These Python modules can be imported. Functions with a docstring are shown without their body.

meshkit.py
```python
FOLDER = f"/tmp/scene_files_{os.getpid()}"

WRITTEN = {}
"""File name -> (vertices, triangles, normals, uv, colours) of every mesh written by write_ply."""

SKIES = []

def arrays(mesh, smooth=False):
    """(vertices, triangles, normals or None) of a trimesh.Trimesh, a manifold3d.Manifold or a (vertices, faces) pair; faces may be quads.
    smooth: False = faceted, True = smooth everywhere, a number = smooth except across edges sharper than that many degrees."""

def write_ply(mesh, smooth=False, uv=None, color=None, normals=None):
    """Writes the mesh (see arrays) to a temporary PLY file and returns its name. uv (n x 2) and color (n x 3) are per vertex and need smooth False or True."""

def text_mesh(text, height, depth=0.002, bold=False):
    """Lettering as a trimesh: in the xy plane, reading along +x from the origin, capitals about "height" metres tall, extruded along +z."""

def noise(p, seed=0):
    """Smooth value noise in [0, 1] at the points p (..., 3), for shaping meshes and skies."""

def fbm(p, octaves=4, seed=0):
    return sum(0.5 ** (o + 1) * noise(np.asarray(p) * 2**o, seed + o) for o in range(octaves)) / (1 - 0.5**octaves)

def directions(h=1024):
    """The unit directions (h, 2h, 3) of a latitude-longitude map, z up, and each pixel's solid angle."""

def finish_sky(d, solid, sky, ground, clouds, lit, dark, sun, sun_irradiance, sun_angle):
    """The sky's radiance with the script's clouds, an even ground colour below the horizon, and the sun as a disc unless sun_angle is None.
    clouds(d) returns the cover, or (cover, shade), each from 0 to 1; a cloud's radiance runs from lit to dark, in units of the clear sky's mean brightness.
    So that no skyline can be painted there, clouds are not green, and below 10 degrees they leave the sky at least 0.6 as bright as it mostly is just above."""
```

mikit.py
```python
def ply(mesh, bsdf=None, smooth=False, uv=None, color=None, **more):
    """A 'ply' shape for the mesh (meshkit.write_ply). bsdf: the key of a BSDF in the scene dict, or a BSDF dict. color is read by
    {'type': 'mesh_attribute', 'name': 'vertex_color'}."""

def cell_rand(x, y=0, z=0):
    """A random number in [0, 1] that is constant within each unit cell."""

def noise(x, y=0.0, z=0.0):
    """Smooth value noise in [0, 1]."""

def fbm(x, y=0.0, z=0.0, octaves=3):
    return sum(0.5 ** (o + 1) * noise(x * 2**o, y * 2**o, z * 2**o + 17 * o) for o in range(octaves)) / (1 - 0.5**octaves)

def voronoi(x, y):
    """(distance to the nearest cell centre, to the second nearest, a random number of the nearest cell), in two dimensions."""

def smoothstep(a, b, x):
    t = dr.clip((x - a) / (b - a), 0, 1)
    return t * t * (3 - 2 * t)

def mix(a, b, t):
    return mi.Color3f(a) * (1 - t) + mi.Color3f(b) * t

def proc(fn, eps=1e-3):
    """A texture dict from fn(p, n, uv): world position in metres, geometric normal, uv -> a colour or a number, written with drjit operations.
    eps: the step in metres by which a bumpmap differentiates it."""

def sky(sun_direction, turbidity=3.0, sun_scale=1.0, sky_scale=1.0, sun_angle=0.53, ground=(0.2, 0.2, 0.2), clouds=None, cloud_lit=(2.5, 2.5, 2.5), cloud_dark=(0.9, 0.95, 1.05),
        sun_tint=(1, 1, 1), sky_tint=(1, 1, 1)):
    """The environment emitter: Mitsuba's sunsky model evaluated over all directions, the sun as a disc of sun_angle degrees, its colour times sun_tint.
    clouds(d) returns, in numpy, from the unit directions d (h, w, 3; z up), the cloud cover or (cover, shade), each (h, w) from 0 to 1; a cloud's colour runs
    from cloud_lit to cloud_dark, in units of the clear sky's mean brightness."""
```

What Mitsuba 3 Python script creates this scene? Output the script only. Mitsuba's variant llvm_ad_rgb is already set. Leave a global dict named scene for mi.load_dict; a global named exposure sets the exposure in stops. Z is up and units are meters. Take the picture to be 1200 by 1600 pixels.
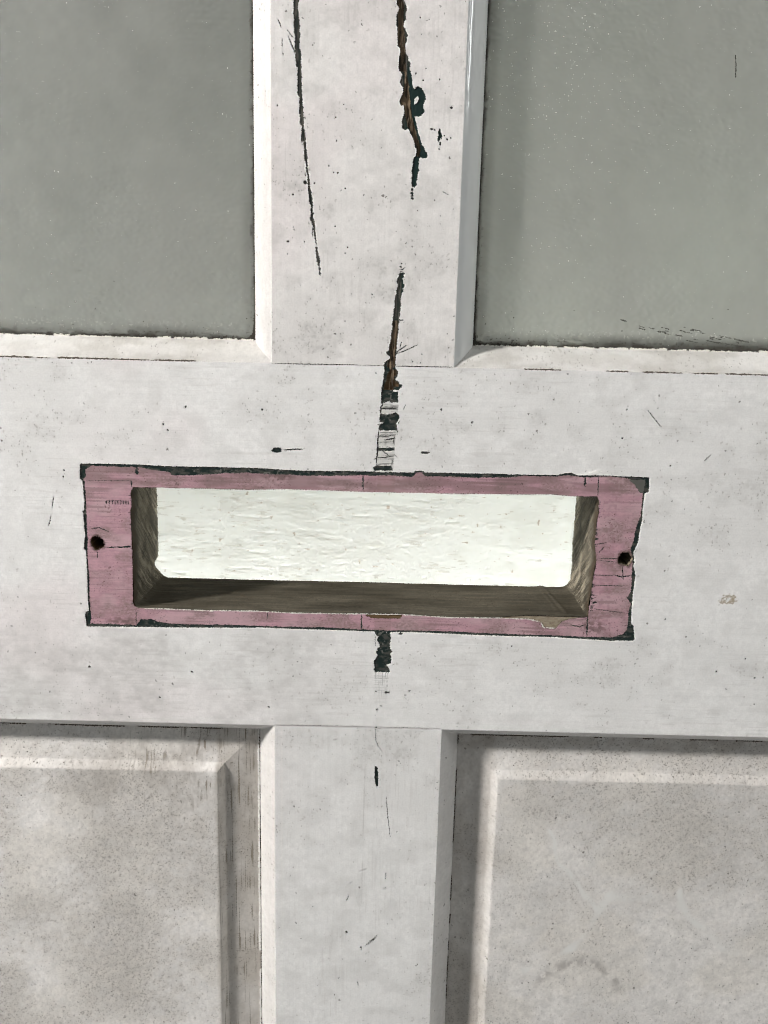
import math
import numpy as np
import trimesh, shapely
import drjit as dr
import mitsuba as mi
import mikit, meshkit
from shapely.geometry import Polygon, LineString, Point, box
from shapely.ops import unary_union

T = mi.ScalarTransform4f
Z0 = 1.10                      # height of the camera above the ground; traced numbers are millimetres from (0, door face, Z0)
# ------------------------------------------------------------------ camera
PITCH, ROLL, DIST = math.radians(-12.578), math.radians(1.395), 0.367
cp, sp, cr, sr = math.cos(PITCH), math.sin(PITCH), math.cos(ROLL), math.sin(ROLL)
_R = np.array([[cr, -sr, 0], [sr, cr, 0], [0, 0, 1]]) @ np.array([[1, 0, 0], [0, 0, -1], [0, 1, 0.]]) @ np.array([[1, 0, 0], [0, cp, sp], [0, -sp, cp]])
_M = np.eye(4)
_M[:3, 0], _M[:3, 1], _M[:3, 2], _M[:3, 3] = -_R[0], -_R[1], _R[2], [0, -DIST, Z0]
scene = {"camera": {"type": "perspective", "fov": 47.11, "fov_axis": "x", "near_clip": 0.01, "far_clip": 30.0, "to_world": T(_M)}}
labels = {}
# ------------------------------------------------------------------ light: a bare lamp up to the left, a tube on the right, an added unseen lamp low behind the door that brightens the wall, the room's own dim light
exposure = 0.0
scene["room_light"] = {"type": "constant", "radiance": {"type": "rgb", "value": [0.225, 0.231, 0.230]}}
KEY = np.array([-0.010, 0, Z0 - 0.10]) + 1.8 * np.array([-1.9, -1.0, 1.2]) / 2.463
scene["work_lamp__bulb"] = {"type": "sphere", "center": KEY.tolist(), "radius": 0.09, "emitter": {"type": "area", "radiance": {"type": "rgb", "value": [545, 524, 506]}}}
scene["strip_light__tube"] = {"type": "cylinder", "p0": [1.5, -0.6, 1.5], "p1": [1.5, -0.6, 2.3], "radius": 0.024, "emitter": {"type": "area", "radiance": {"type": "rgb", "value": [44, 45, 44.5]}}}
scene["added_wall_lamp__tube"] = {"type": "cylinder", "p0": [-0.28, 0.10, 0.45], "p1": [0.46, 0.10, 0.45], "radius": 0.012, "emitter": {"type": "area", "radiance": {"type": "rgb", "value": [102, 108, 107.5]}}}
TRACED = {
    "MAIN": "0.04,116.83 0.21,114.86 0.96,113.99 0.6,112.22 0.32,110.89 0.47,108.02 0.72,105.8 0.77,103.13 0.92,100.45 1.83,100.02 1.96,98.23 1.69,96.42 1.28,93.48 1.82,91.68 2.81,91.25 3.08,90.58 2.05,87.83 2.44,87.16 3.58,86.04 3.5,84.44 2.92,83.05 2.25,80.74 2.24,80.59 2.78,79.44 3.88,79.72 4.11,76.61 3.73,75.3 3.22,73.73 3.42,71.38 4.7,70.76 6.1,70.92 6.86,68.84 7.88,67.55 8.52,65.2 9.26,63.9 9.07,61.12 8.11,60.17 7.91,57.5 7.55,55.63 8.01,54.31 7.64,52.42 7.86,50.02 8.72,49.77 9.83,50.6 9.24,51.39 10.05,52.48 9.85,54.35 10.51,55.7 10.06,56.75 10.45,57.83 10.13,58.88 10.51,60.22 10.63,60.75 13.17,60.68 13.53,62.67 12.81,62.92 12.19,64.76 11.33,65.26 10.7,67.35 9.8,69.17 9.15,71.78 8.52,74.11 8.19,75.67 10.42,75.85 12.17,77.57 11.29,79.11 11.11,80.14 12.3,81.98 11.24,84.79 11.27,84.62 10.5,85.74 9.23,86.62 7.79,85.45 6.9,86.34 6.85,87.94 6.44,89.29 6.65,90.43 5.61,92.22 5.58,93.35 6.05,94.04 5.76,95.39 4.78,95.59 5.25,96.28 4.98,96.95 3.97,98.05 4.05,99.62 3.63,101.4 4.33,102.31 4.17,103.65 4.64,104.33 4,105.43 3.48,106.53 2.97,107.18 2.92,109.18 3.99,109.87 3.59,110.96 3.44,112.06 4.14,112.96 4.11,113.84 3.48,114.71 3.22,115.58 2.45,116.88",
    "ISLE": "7.78,79.94 7.86,81.88 9.07,83.06 9.65,82.17 8.87,80.61",
    "WOOD_A": "0.28,116.83 0.45,115.08 1.2,114 0.77,112.23 0.8,110.9 1.2,100.9 2.33,99.58 2.06,96.43 1.76,93.72 2.18,92.15 3.67,91.27 4.21,89.7 4.03,87.42 3.84,85.59 3.87,84.45 3.18,82.83 2.49,80.75 2.45,80.98 2.9,79.83 4.16,79.73 4.53,76.62 4.85,75.33 5.5,72.22 6.67,70.67 7.58,68.33 8.79,65.47 9.4,64.16 9.49,61.26 10.62,61.02 10.63,64.98 9.25,68.64 8.02,72.27 6.9,76.68 6.38,80.03 5.85,83.64 5.53,85.17 5.89,82.89 5.26,87.45 4.67,90.84 4.35,93.33 3.8,95.35 3.98,97.6 3.52,100.95 3.58,103.19 2.97,107.18 2.71,112.05 3.01,114.26 2.21,116.88",
    "CHIP": "17.97,71.72 18.46,69.89 19.12,68.86 18.83,67.67 18.24,68.31 18,67.26 17.48,66.19 17.42,67.77 17.64,69.35",
    "LOWC": "4.45,16.85 3.59,16.69 3.48,15.28 2.94,13.87 3.27,12.19 2.89,10.21 2.67,7.66 2.26,6.51 2.19,3.67 1.83,0.81 1.5,-3.49 1.84,-5.2 1.29,-6.66 1.03,-8.1 1.35,-9.25 0.54,-12.17 0.29,-13.91 -0.72,-14.81 -0.1,-15.96 0.95,-16.66 0.39,-17.7 -1.07,-18.76 -1.33,-20.37 3.12,-20.27 3.2,-17.92 3.31,-16.17 3.51,-12.68 3.56,-9.2 3.97,-8.03 3.88,-4.87 4.25,-1.99 4.45,1.16 4.79,4.87 4.69,8.27 5.54,9.14 5.65,10.27 4.92,10.54 6.05,11.69 6.03,12.25 5.15,12.51 5.41,13.64 4.94,14.76 5.65,15.34 5.19,16.17 5.61,16.74",
    "WOOD_C": "1.9,-2.05 1.65,-3.77 2.28,-5.48 1.46,-7.52 1.51,-9.54 0.72,-13.32 1.09,-16.22 -0.01,-19.46 -0.13,-20.78 2.98,-20.71 2.87,-16.47 3.37,-12.97 3.43,-9.78 3.66,-7.47 3.81,-2",
    "R1": "-1.34,-20.16 -1.21,-21.86 -1.53,-24.04 -1.77,-27.15 -2.17,-30.29 -2.41,-33.43 -2.36,-35.94 -1.57,-35.61 0.93,-34.61 1.26,-35.23 4.73,-35.14 4.61,-30.91 2.56,-30.8 2.39,-30.02 4.75,-29.96 4.89,-29.34 5.98,-29 6.1,-27.74 5,-27.77 4.81,-26.68 3.54,-26.09 3.21,-25.32 4.13,-24.52 4.39,-22.65 3.42,-21.44 3.07,-20.05",
    "WOOD_R": "0.25,-20.03 2.13,-19.98 1.86,-21.78 3.74,-21.74 4.09,-23.28 2.88,-24.86 2.91,-26.11 4.51,-27 4.86,-28.55 2.67,-28.92 2.38,-29.86 -1.39,-29.96 -1.12,-28.07 -0.22,-26.49 0.03,-24 1.23,-21.8",
    "R2": "-2.57,-40.21 2.34,-40.25 3.58,-39.27 5.19,-40.5 5.39,-41.76 4.33,-43.69 4.57,-46.71 -2.9,-46.9 -2.79,-44.82 -4.21,-45.02 -3.75,-44.53 -2.64,-44.5 -0.75,-43.66 -2.66,-43.55 -2.84,-42.28",
    "R3": "-3.53,-54.45 3.65,-54.11 3.84,-55.39 -3.66,-55.67",
    "R4": "-5.11,-62.57 -3.84,-61.89 -0.95,-62.15 2.41,-61.9 3.43,-63.83 -4.76,-64.03",
    "LOW": "-2.84,-136.2 -2.46,-137.19 -1.03,-138.28 -1.69,-140.16 -0.41,-142 -0.38,-143.31 -1.44,-143.53 -1.41,-145.03 -2.45,-145.81 -1.37,-146.53 -1.69,-148.43 -2.9,-149.97 -2.51,-151.47 -2.84,-152.43 -1.94,-152.98 -2.99,-153.76 -2.25,-155.07 0.59,-154.81 1.13,-155.17 4.5,-154.71 4.11,-153.2 2.47,-151.53 4.76,-150.91 4.67,-147.51 4.11,-146.39 5.15,-145.24 4.22,-143.76 3.98,-141.14 4.28,-138.89 4.06,-137.4 4.38,-136.01",
    "L1": "-38.85,116.14 -38.84,109.47 -38.84,104.9 -38.33,103.38 -38.32,97.22 -38.04,92.58 -37.47,92.28 -37.29,87.92 -37.27,82.27 -36.59,81.66 -36.39,72.15 -35.7,71.21 -35.53,68.97 -36.03,66.71 -35.51,65.76 -34.14,65.79 -34.67,69.63 -35.02,70.9 -34.87,75.37 -35.39,78.53 -35.75,83.25 -35.77,89.52 -36.12,94.18 -36.13,97.27 -36.64,99.11 -36.49,104.95 -36.84,109.52 -36.84,111.64 -37.52,113.14 -36.85,114.67 -36.69,116.18",
    "L2": "-34.87,65.53 -34.63,60.25 -34.17,58.84 -33.93,55.65 -33.39,52.82 -33.14,49.25 -32.71,46.38 -32.58,43.87 -31.81,40.99 -31.8,39.18 -32.36,37.17 -31.58,35.18 -31.19,34.46 -30.79,31.54 -30,27.52 -29.61,27.16 -29.75,30.1 -30.34,33.02 -30.24,34.85 -31.33,37.37 -30.46,38.85 -31.53,39.19 -31.16,40.64 -31.37,44.25 -32.15,47.83 -32.54,50.69 -32.75,53.19 -33.48,56.38 -33.54,60.98 -34.12,65.54",
    "L3": "-30.37,26.04 -29.41,26.06 -29.01,23.48 -28.22,21.28 -28.59,18.67 -29.18,20.14 -29.78,23.84",
    "L4": "-28.78,18.48 -28.2,18.3 -27.71,14.96 -28.37,15.32",
    "STREAK": "-1.16,-201.02 -0.01,-201.19 0.4,-207.73 0.21,-211.12 -0.67,-211.15 -1.4,-205.84",
    "PATCH": "-129.01,-64.17 -114.09,-64.05 -104.62,-64.05 -99.89,-64.17 -92.33,-64.47 -76.23,-64.31 -54.59,-64.25 -34.3,-65.05 -4.55,-64.52 -3.19,-64.77 12.36,-64.59 12.68,-63.89 16.4,-63.94 16.75,-64.48 37.37,-64.31 57.66,-64.36 73.2,-64.25 74.5,-63.39 73.46,-64.1 76.44,-63.21 79.08,-63.14 81.58,-64.11 91.7,-63.86 111.8,-64.18 112.17,-70.58 110.38,-71.04 110.24,-81.07 110.52,-81.91 109.71,-89.11 109.43,-92.94 107.94,-97.25 108.72,-101.52 108.43,-102.96 109.63,-107.25 109.32,-113.35 109.25,-119.91 109.66,-129.62 110.8,-130.7 111.78,-137.15 110.95,-137.39 101.66,-137.63 91.48,-137.23 74.52,-136.55 64.65,-136.58 43.51,-136.53 29.4,-136.15 12.48,-135.84 1.21,-136.13 -3.02,-136.09 -19.93,-135.78 -38.25,-135.74 -52.34,-135.5 -63.61,-135.79 -83.35,-136.3 -92.51,-136.43 -107.32,-136.55 -129.79,-136.97 -130.25,-131.43 -129.69,-130.12 -128.44,-129.58 -128.59,-122.63 -128.27,-111.42 -128.31,-102.36 -129.23,-101.39 -128.44,-95.38 -128.72,-86.5 -127.94,-80.6 -128.21,-71.86 -129.33,-70.43",
    "PINK": "-128.16,-70.89 -123.64,-65.72 -106.55,-64.82 -99.94,-65.62 -97.11,-66.03 -90.98,-66.83 -90.54,-68.03 -83.42,-67.85 -81.72,-67.81 -74.94,-67.43 -68.15,-66.72 -59.35,-66.22 -53.25,-66.55 -41.07,-66.6 -34.29,-66.77 -24.14,-66.73 -13.99,-66.27 -9.25,-66.01 -3.83,-66.36 -3.16,-66 3.61,-65.97 11.74,-66.46 13.03,-64.36 16.07,-64.29 17.14,-65.84 30.67,-65.71 37.45,-66.03 54.34,-65.4 57.68,-64.63 73.23,-64.66 73.49,-64.43 77.92,-63.99 83.65,-64.67 95.76,-63.96 103.94,-64.79 106.64,-67.82 108.92,-70.66 109.94,-70.64 109.87,-81.5 108.39,-85.75 107.57,-92.99 106.56,-95.57 107.62,-98.33 108.37,-104.69 108.56,-114.24 106.98,-117.78 109.04,-119.92 108.19,-124.79 108.55,-126.55 108.2,-132.33 106.49,-134.6 101.98,-136.28 91.41,-136.33 74.47,-135.88 64.62,-135.98 43.47,-135.78 29.36,-135.26 12.46,-135.32 1.2,-135.61 -3.03,-135.57 -19.94,-135.04 -26.98,-134.85 -41.06,-134.99 -62.19,-134.79 -83.32,-135.04 -92.47,-134.87 -98.85,-133.99 -101.28,-133.02 -107.69,-133.44 -108.76,-135.55 -128.5,-135.8 -127.62,-132.92 -127.96,-129.82 -128.05,-121.6 -127.79,-111.41 -128.09,-102.86 -127.58,-97.35 -127.76,-91.4 -127.51,-81.56 -127.74,-71.84",
    "HOLE": "-107.13,-73.75 -108.17,-76.21 -107.89,-81.07 -108.72,-84.03 -108.51,-90.92 -108.57,-98.87 -108.41,-100.86 -108.8,-110.93 -108.75,-116 -109.1,-125.21 -108.44,-127.26 -106.02,-127.97 -95.7,-127.96 -77.54,-128.27 -55.09,-127.95 -38.26,-128.48 -8.8,-128.09 8.73,-127.86 29.1,-128.74 50.14,-128.42 64.18,-128.57 69.86,-129.76 71.43,-132.31 77.07,-132.54 78.97,-129.52 82.38,-128.1 90.72,-127 90.81,-122.59 91.25,-117.3 91.49,-109.45 92.25,-102.94 92.27,-97.79 91.97,-99.37 91.07,-92.98 91.36,-83.23 91.95,-80.27 91.32,-77.35 91.53,-74.84 90.57,-72.99 80.59,-73.12 70.36,-72.46 54.75,-72.84 24.19,-73.26 -3,-73.45 -20.67,-73.2 -43.79,-73.08 -56.03,-73.73 -81.86,-73.68",
    "GOUGE": "-6.33,-128.76 -3.56,-127.22 3.1,-127.04 5.23,-127.91 8.4,-128.38 8.07,-129.32 3.16,-129.44 -3.51,-129.43",
    "FLAKE1": "-0.24,113.53 0.59,114.42 1.09,113.78 0.59,112.33",
    "FLAKE2": "0.73,100 1.83,100.02 1.89,98 1.56,96.65 1.27,98.21",
    "FLAKE3": "7.6,63.07 8.54,64.41 9.27,63.63 9.07,61.12 8.05,62.02",
    "FLAKE4": "2.55,-30.11 4.59,-30.06 4.61,-30.69 2.72,-30.8",
    "FLAKE5": "81.97,-63.89 86.73,-62.54 90.68,-61.21 89.97,-62.46 91.75,-61.92 87.23,-63.76",
}
PAINT_CRACKS = """0.23 19.99,48.28 21,47.84 22.6,46.99
0.46 2.56,-16.04 4.86,-13.51 7.76,-11.7
0.36 3.43,-15.44 7.23,-13.75 9.56,-12.68 12.17,-11.31
0.29 5.13,-12.64 5.16,-11.48 5.42,-10.31
0.46 4.24,-1.76 5.99,-1.49
0.33 3.98,18.24 4.99,18.12 6.27,19.13
0.33 4.15,17.4 5.46,17.15
0.55 -2.63,-37.97 0.37,-37.77 4.48,-37.54
0.69 -1.41,-35.92 -2.17,-37.2 -2.42,-40.21
0.41 -4.59,-49.4 0.66,-49.27 3.83,-48.97
0.55 -0.89,-51.01 1.33,-50.63 3.7,-50.09
0.62 -2.99,-46.9 -3.43,-54.44 -3.68,-62.21
0.41 3.74,-48.97 3.41,-51.06 3.56,-52.99
0.41 3.43,-57.82 -0.4,-58.4 -3.91,-58.72
0.41 -4.86,-59.32 -3.43,-58.71
0.38 3.02,-59.29 2.89,-61.73
0.28 3.56,-56.85 5.04,-58.27
0.34 -1.92,-55.05 1.83,-57.86
0.28 4.66,-44.32 5.73,-42.71
0.31 4.4,-46.24 5.08,-47.82
0.34 7.03,-38.24 7.91,-36.01
0.41 -1.44,-41.29 0.45,-40.93
0.18 -2.61,-136.83 -2.47,-143.18
0.56 -48.33,115.63 -47.94,113.52 -47.89,110.49
0.48 -41.18,103.47 -40.01,100.89 -39,98.91 -38.49,97.22
0.4 -44.86,109.04 -44.19,107.22 -43.52,106.02
0.36 -43.19,102.35 -43.3,98.97
0.4 -43.03,97.43 -42.87,96.2
0.32 -41.35,105.46 -39.67,103.04 -38.33,102.46
0.35 -35.52,69.36 -35.89,66.91 -35.5,64.11
0.43 -34.41,54.22 -34.07,52.8
0.3 -31.46,33.72 -31.17,29.88
0.13 -28.39,42.16 -28.3,39.99
0.52 3.64,-263.52 5.91,-263.87
0.44 4.36,-255.83 5.63,-256
0.26 5,-256.02 5.08,-259.49
0.28 4.1,-215.39 4.94,-224.19 6.59,-237.03
0.44 -12.61,-267.47 -12.23,-268.49 -13.28,-271.3
0.44 -7.44,-314.83 -6.82,-318.06
0.35 -12.24,-261.81 -10.45,-260.53
0.22 -7.84,-255.05 -3.81,-253.42
0.52 -3.71,-295.76 -3.01,-293.83
0.61 -2.62,-294.88 -1.57,-292.2
0.61 -1.54,-294 -0.49,-291.22
0.61 -0.46,-292.91 0.59,-290.13
0.52 0.62,-291.61 1.67,-289.05
0.78 -6.21,-295.51 -5.7,-297.94
0.35 -20.75,-188.39 -18.67,-187.86
0.22 -1.32,-181.56 -1.17,-188.16 -0.25,-190.5 2.18,-193.76
0.21 -9.45,-20.14 -5.69,-20.17 -1.47,-20.29
0.28 4.95,-20.29 10.58,-20.21 16.53,-20.19
0.32 -46.34,-20.39 -33.16,-20.33 -12.08,-20.08
0.29 0.04,-20.31 26.38,-20.09
0.35 -46.84,-181.6 -20.83,-181.45 -0.6,-181.38
0.35 -0.6,-181.38 13.85,-181.47 27.73,-181.51
0.35 108.38,-35.57 114.9,-42.88
0.58 -43.22,-56.2 -34.61,-55.71
0.43 133.98,-57 136.86,-53.67
0.46 -140.89,-78.41 -142.03,-84.02
0.46 -142.47,-86.84 -143.85,-91.66
1.16 89.3,-19.46 95.89,-19.57
1.74 148.98,-18.55 156.42,-19.15
1.45 -156.42,-19.14 -148.03,-19.71
1.16 -88.06,-188.1 -85.8,-190.56
0.23 29.34,9.04 29.78,-1.07"""
PATCH_MARKS = """1.12 -105.13,-65.02 -105.35,-68.39
0.58 -9.25,-66.01 -9.12,-73.19
0.78 84.86,-64.64 84.89,-68.86
0.39 90.42,-64.59 90.77,-72.86
0.65 90.32,-126.13 90.78,-136.35
0.22 92.09,-122.9 98.89,-123.92 107.78,-124.8
0.26 91.93,-112.48 97.97,-112.33 105.48,-112.4
0.26 92.62,-107.77 100.11,-107.84
0.35 92.86,-100.13 101.97,-100.12
0.22 92.94,-101.12 102.11,-101.75
0.52 100.06,-107.28 103.48,-108.36 108.8,-107.36
0.35 103.7,-103.52 104.64,-109.77
0.43 91.97,-93.89 96.43,-92.93
0.39 92.69,-97.85 95.36,-95
0.51 -120.01,-100.75 -114.68,-100.42 -108.87,-100.37
0.46 -123.49,-102.74 -123.63,-105.76
0.3 -107.73,-127.75 -108.02,-135.53
0.36 -126.39,-92.75 -122.49,-91.86 -118.01,-93.73
0.15 -126.77,-71.58 -117.72,-71.21 -107.73,-70.86
0.61 -107.73,-70.86 -107.6,-73.76
0.71 -112.24,-100.06 -108.86,-99.97
0.96 91.9,-120.36 93.98,-120.22
0.39 82.99,-130.75 86.84,-131.54 89.72,-130.58
0.58 -8.8,-128.09 -8.66,-135.49
0.29 -50.04,-128.04 -50.06,-131.37
0.71 -118.59,-79.97 -118.65,-81.34
0.46 -117.38,-79.6 -117.47,-81.56
0.46 -116.09,-79.57 -116.18,-81.52
0.41 -114.85,-79.68 -114.94,-81.64
0.41 -113.71,-79.65 -113.79,-81.61
0.41 -112.47,-79.72 -112.54,-81.58
0.41 -111.41,-79.7 -111.49,-81.55
0.41 -110.27,-79.76 -110.34,-81.52
0.41 -109.22,-79.88 -109.29,-81.5
0.2 -118.59,-79.97 -109.04,-79.93"""
PAINT_PITS = """8.08 47.33 0.72 0.59
8.11 46.39 0.65 0.42
8.14 45.44 0.59 0.49
8.04 48.81 0.49 0.59
18.47 65.95 0.42 0.72
21.08 67.59 0.46 0.46
22.46 68.15 0.33 0.33
19.9 68.88 0.33 0.33
14.77 71.25 0.78 0.39
16.18 70.89 0.39 0.39
22.3 79.1 0.65 0.52
18.12 63.97 0.39 0.39
11.01 88.71 0.46 0.35
11.98 92.93 0.29 0.29
8.11 91.03 0.29 0.7
9.18 110.69 0.29 0.41
9.87 104.78 0.26 0.26
17.4 89.08 0.26 0.64
12.61 110.06 0.26 0.26
4.64 20.48 0.33 0.33
4.3 19.22 0.52 0.39
-6.96 8.19 0.33 0.33
13.97 -15.1 0.33 0.33
16.81 -55.98 1.65 0.62
15.68 -55.91 0.62 0.62
-4.69 -23.34 0.28 0.28
10.21 -18.34 0.31 0.31
13.5 -18.72 0.31 0.31
-1.62 -164.34 0.43 0.43
2.79 -164.69 0.72 0.72
3.97 -164.58 0.72 0.58
0.79 -171.22 0.72 0.33
-0.9 -172.97 0.69 0.58
-0.58 -174.05 0.36 0.22
-1.52 -175.82 0.33 0.33
-1.12 -177.57 0.33 0.33
-1.13 -181.79 0.4 0.4
8.63 -136.72 0.98 0.72
11.04 -141.03 0.33 0.33
12.97 -146.46 0.36 0.25
-13.04 -287.99 0.52 0.78
-10.68 -197.64 0.26 0.26
-4.73 -206.51 0.26 0.26
0.35 -221.36 0.3 0.3
11.24 -243.51 0.3 0.3
-6.8 -267.41 0.26 0.26
-45.64 -56.53 2.32 1.3
-34.26 50.41 0.75 0.75
-30.54 50.27 0.39 0.39
-39.05 45.88 0.52 0.35
-38.95 33.55 0.35 0.35
-41.06 28 0.48 0.48
-34.42 27.9 0.35 0.35
-41.21 23.2 0.26 0.26
-17.12 26.24 0.35 0.35
-18.05 24 0.39 0.39
-21.5 54.27 0.39 0.39
-23.01 54.48 0.35 0.35
-24.92 56.82 0.39 0.39
-18.4 48.62 0.35 0.35
-20.09 47.75 0.3 0.3
-22.21 34.23 0.35 0.35
-22.02 66.17 0.35 0.35
-45.2 78.37 0.44 0.44
-22.5 74.69 0.36 0.36
-19.39 79.27 0.28 0.28
-93.27 -46.63 0.52 0.52
-91.47 -49 0.43 0.43
35.84 -42.67 0.52 0.52
-83.71 -39.18 0.52 0.52
99.02 -47.84 0.46 0.46
120.17 -58.98 0.46 0.46
57.86 -141.24 0.46 0.46
124.37 -127.03 0.46 0.46
149.33 -150.93 0.58 0.58
161.4 -144.56 0.46 0.46
166.68 -153.51 0.58 0.58
-135.9 -67.22 0.46 0.46
-136.33 -69.99 0.46 0.46
-128.68 -85.09 0.52 0.52
-51.73 -39.47 0.46 0.46
22.84 -37.65 0.52 0.52
99.89 -35.78 0.43 0.43
-83.84 -157.01 0.58 0.58
-98.5 -169.66 0.52 0.52
-129.41 -155.77 0.58 0.58
-49.69 -173.02 0.58 0.58
13.32 -163.64 0.46 0.46"""

# ------------------------------------------------------------------ materials
def mm(p):
    return p.x * 1000, (p.z - Z0) * 1000


def ss(a, b, x):
    return mikit.smoothstep(a, b, x)


N, F, MIX = mikit.noise, mikit.fbm, mikit.mix


def flecks(X, Zz, size, share, seed, soft=0.5):
    """Scattered irregular flecks, one at most per cell of the given size (mm)."""
    wx, wz = N(X / size * 1.7, Zz / size * 1.7, seed) - 0.5, N(X / size * 1.7, Zz / size * 1.7, seed + 31.0) - 0.5
    d, _, r = mikit.voronoi(X / size + 0.5 * wx + 13.1 * seed, Zz / size + 0.5 * wz - 7.7 * seed)
    q = r / dr.maximum(share, 1e-4)
    rad = 0.10 + 0.30 * dr.abs(dr.sin(r * 917.0))
    return dr.select(q < 1, ss(rad, rad * soft, d), 0)


def grime_on(col, X, Zz, amount, speck, seed):
    """Soft grey mottling, faint grain and small dark flecks on old white paint."""
    big = F(X / 36 + seed, Zz / 29 + seed, 0.5, 4)
    mid = F(X / 8 - seed, Zz / 6.5, 3.0, 4)
    fine = F(X / 1.3, Zz / 1.5, 5.0 + seed, 3)
    patch = ss(0.40, 0.70, big)
    col = col * (1 + 0.17 * (fine - 0.5) + 0.09 * (N(X / 0.42, Zz / 0.42, 9.0) - 0.5))
    t = (0.55 * patch + 0.75 * ss(0.42, 0.78, mid)) * (0.55 + 0.9 * ss(0.3, 0.8, fine))
    col = MIX(col, mi.Color3f(0.43, 0.42, 0.40), dr.clip(0.72 * t * amount, 0, 0.8))
    k = dr.clip(0.02 + 0.60 * patch * ss(0.40, 0.62, mid), 0, 1) * speck
    col = MIX(col, mi.Color3f(0.42, 0.40, 0.375), 0.5 * flecks(X, Zz * 0.8, 1.7, 0.75 * k, seed + 1.0, 0.1))
    col = MIX(col, mi.Color3f(0.25, 0.235, 0.21), 0.65 * flecks(X * 1.15, Zz * 0.85, 0.95, 0.40 * k, seed + 2.0, 0.5))
    return MIX(col, mi.Color3f(0.07, 0.06, 0.05), 0.8 * flecks(X, Zz, 1.35, 0.012 * speck, seed + 3.0, 0.6) * ss(0.35, 0.6, mid))


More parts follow.
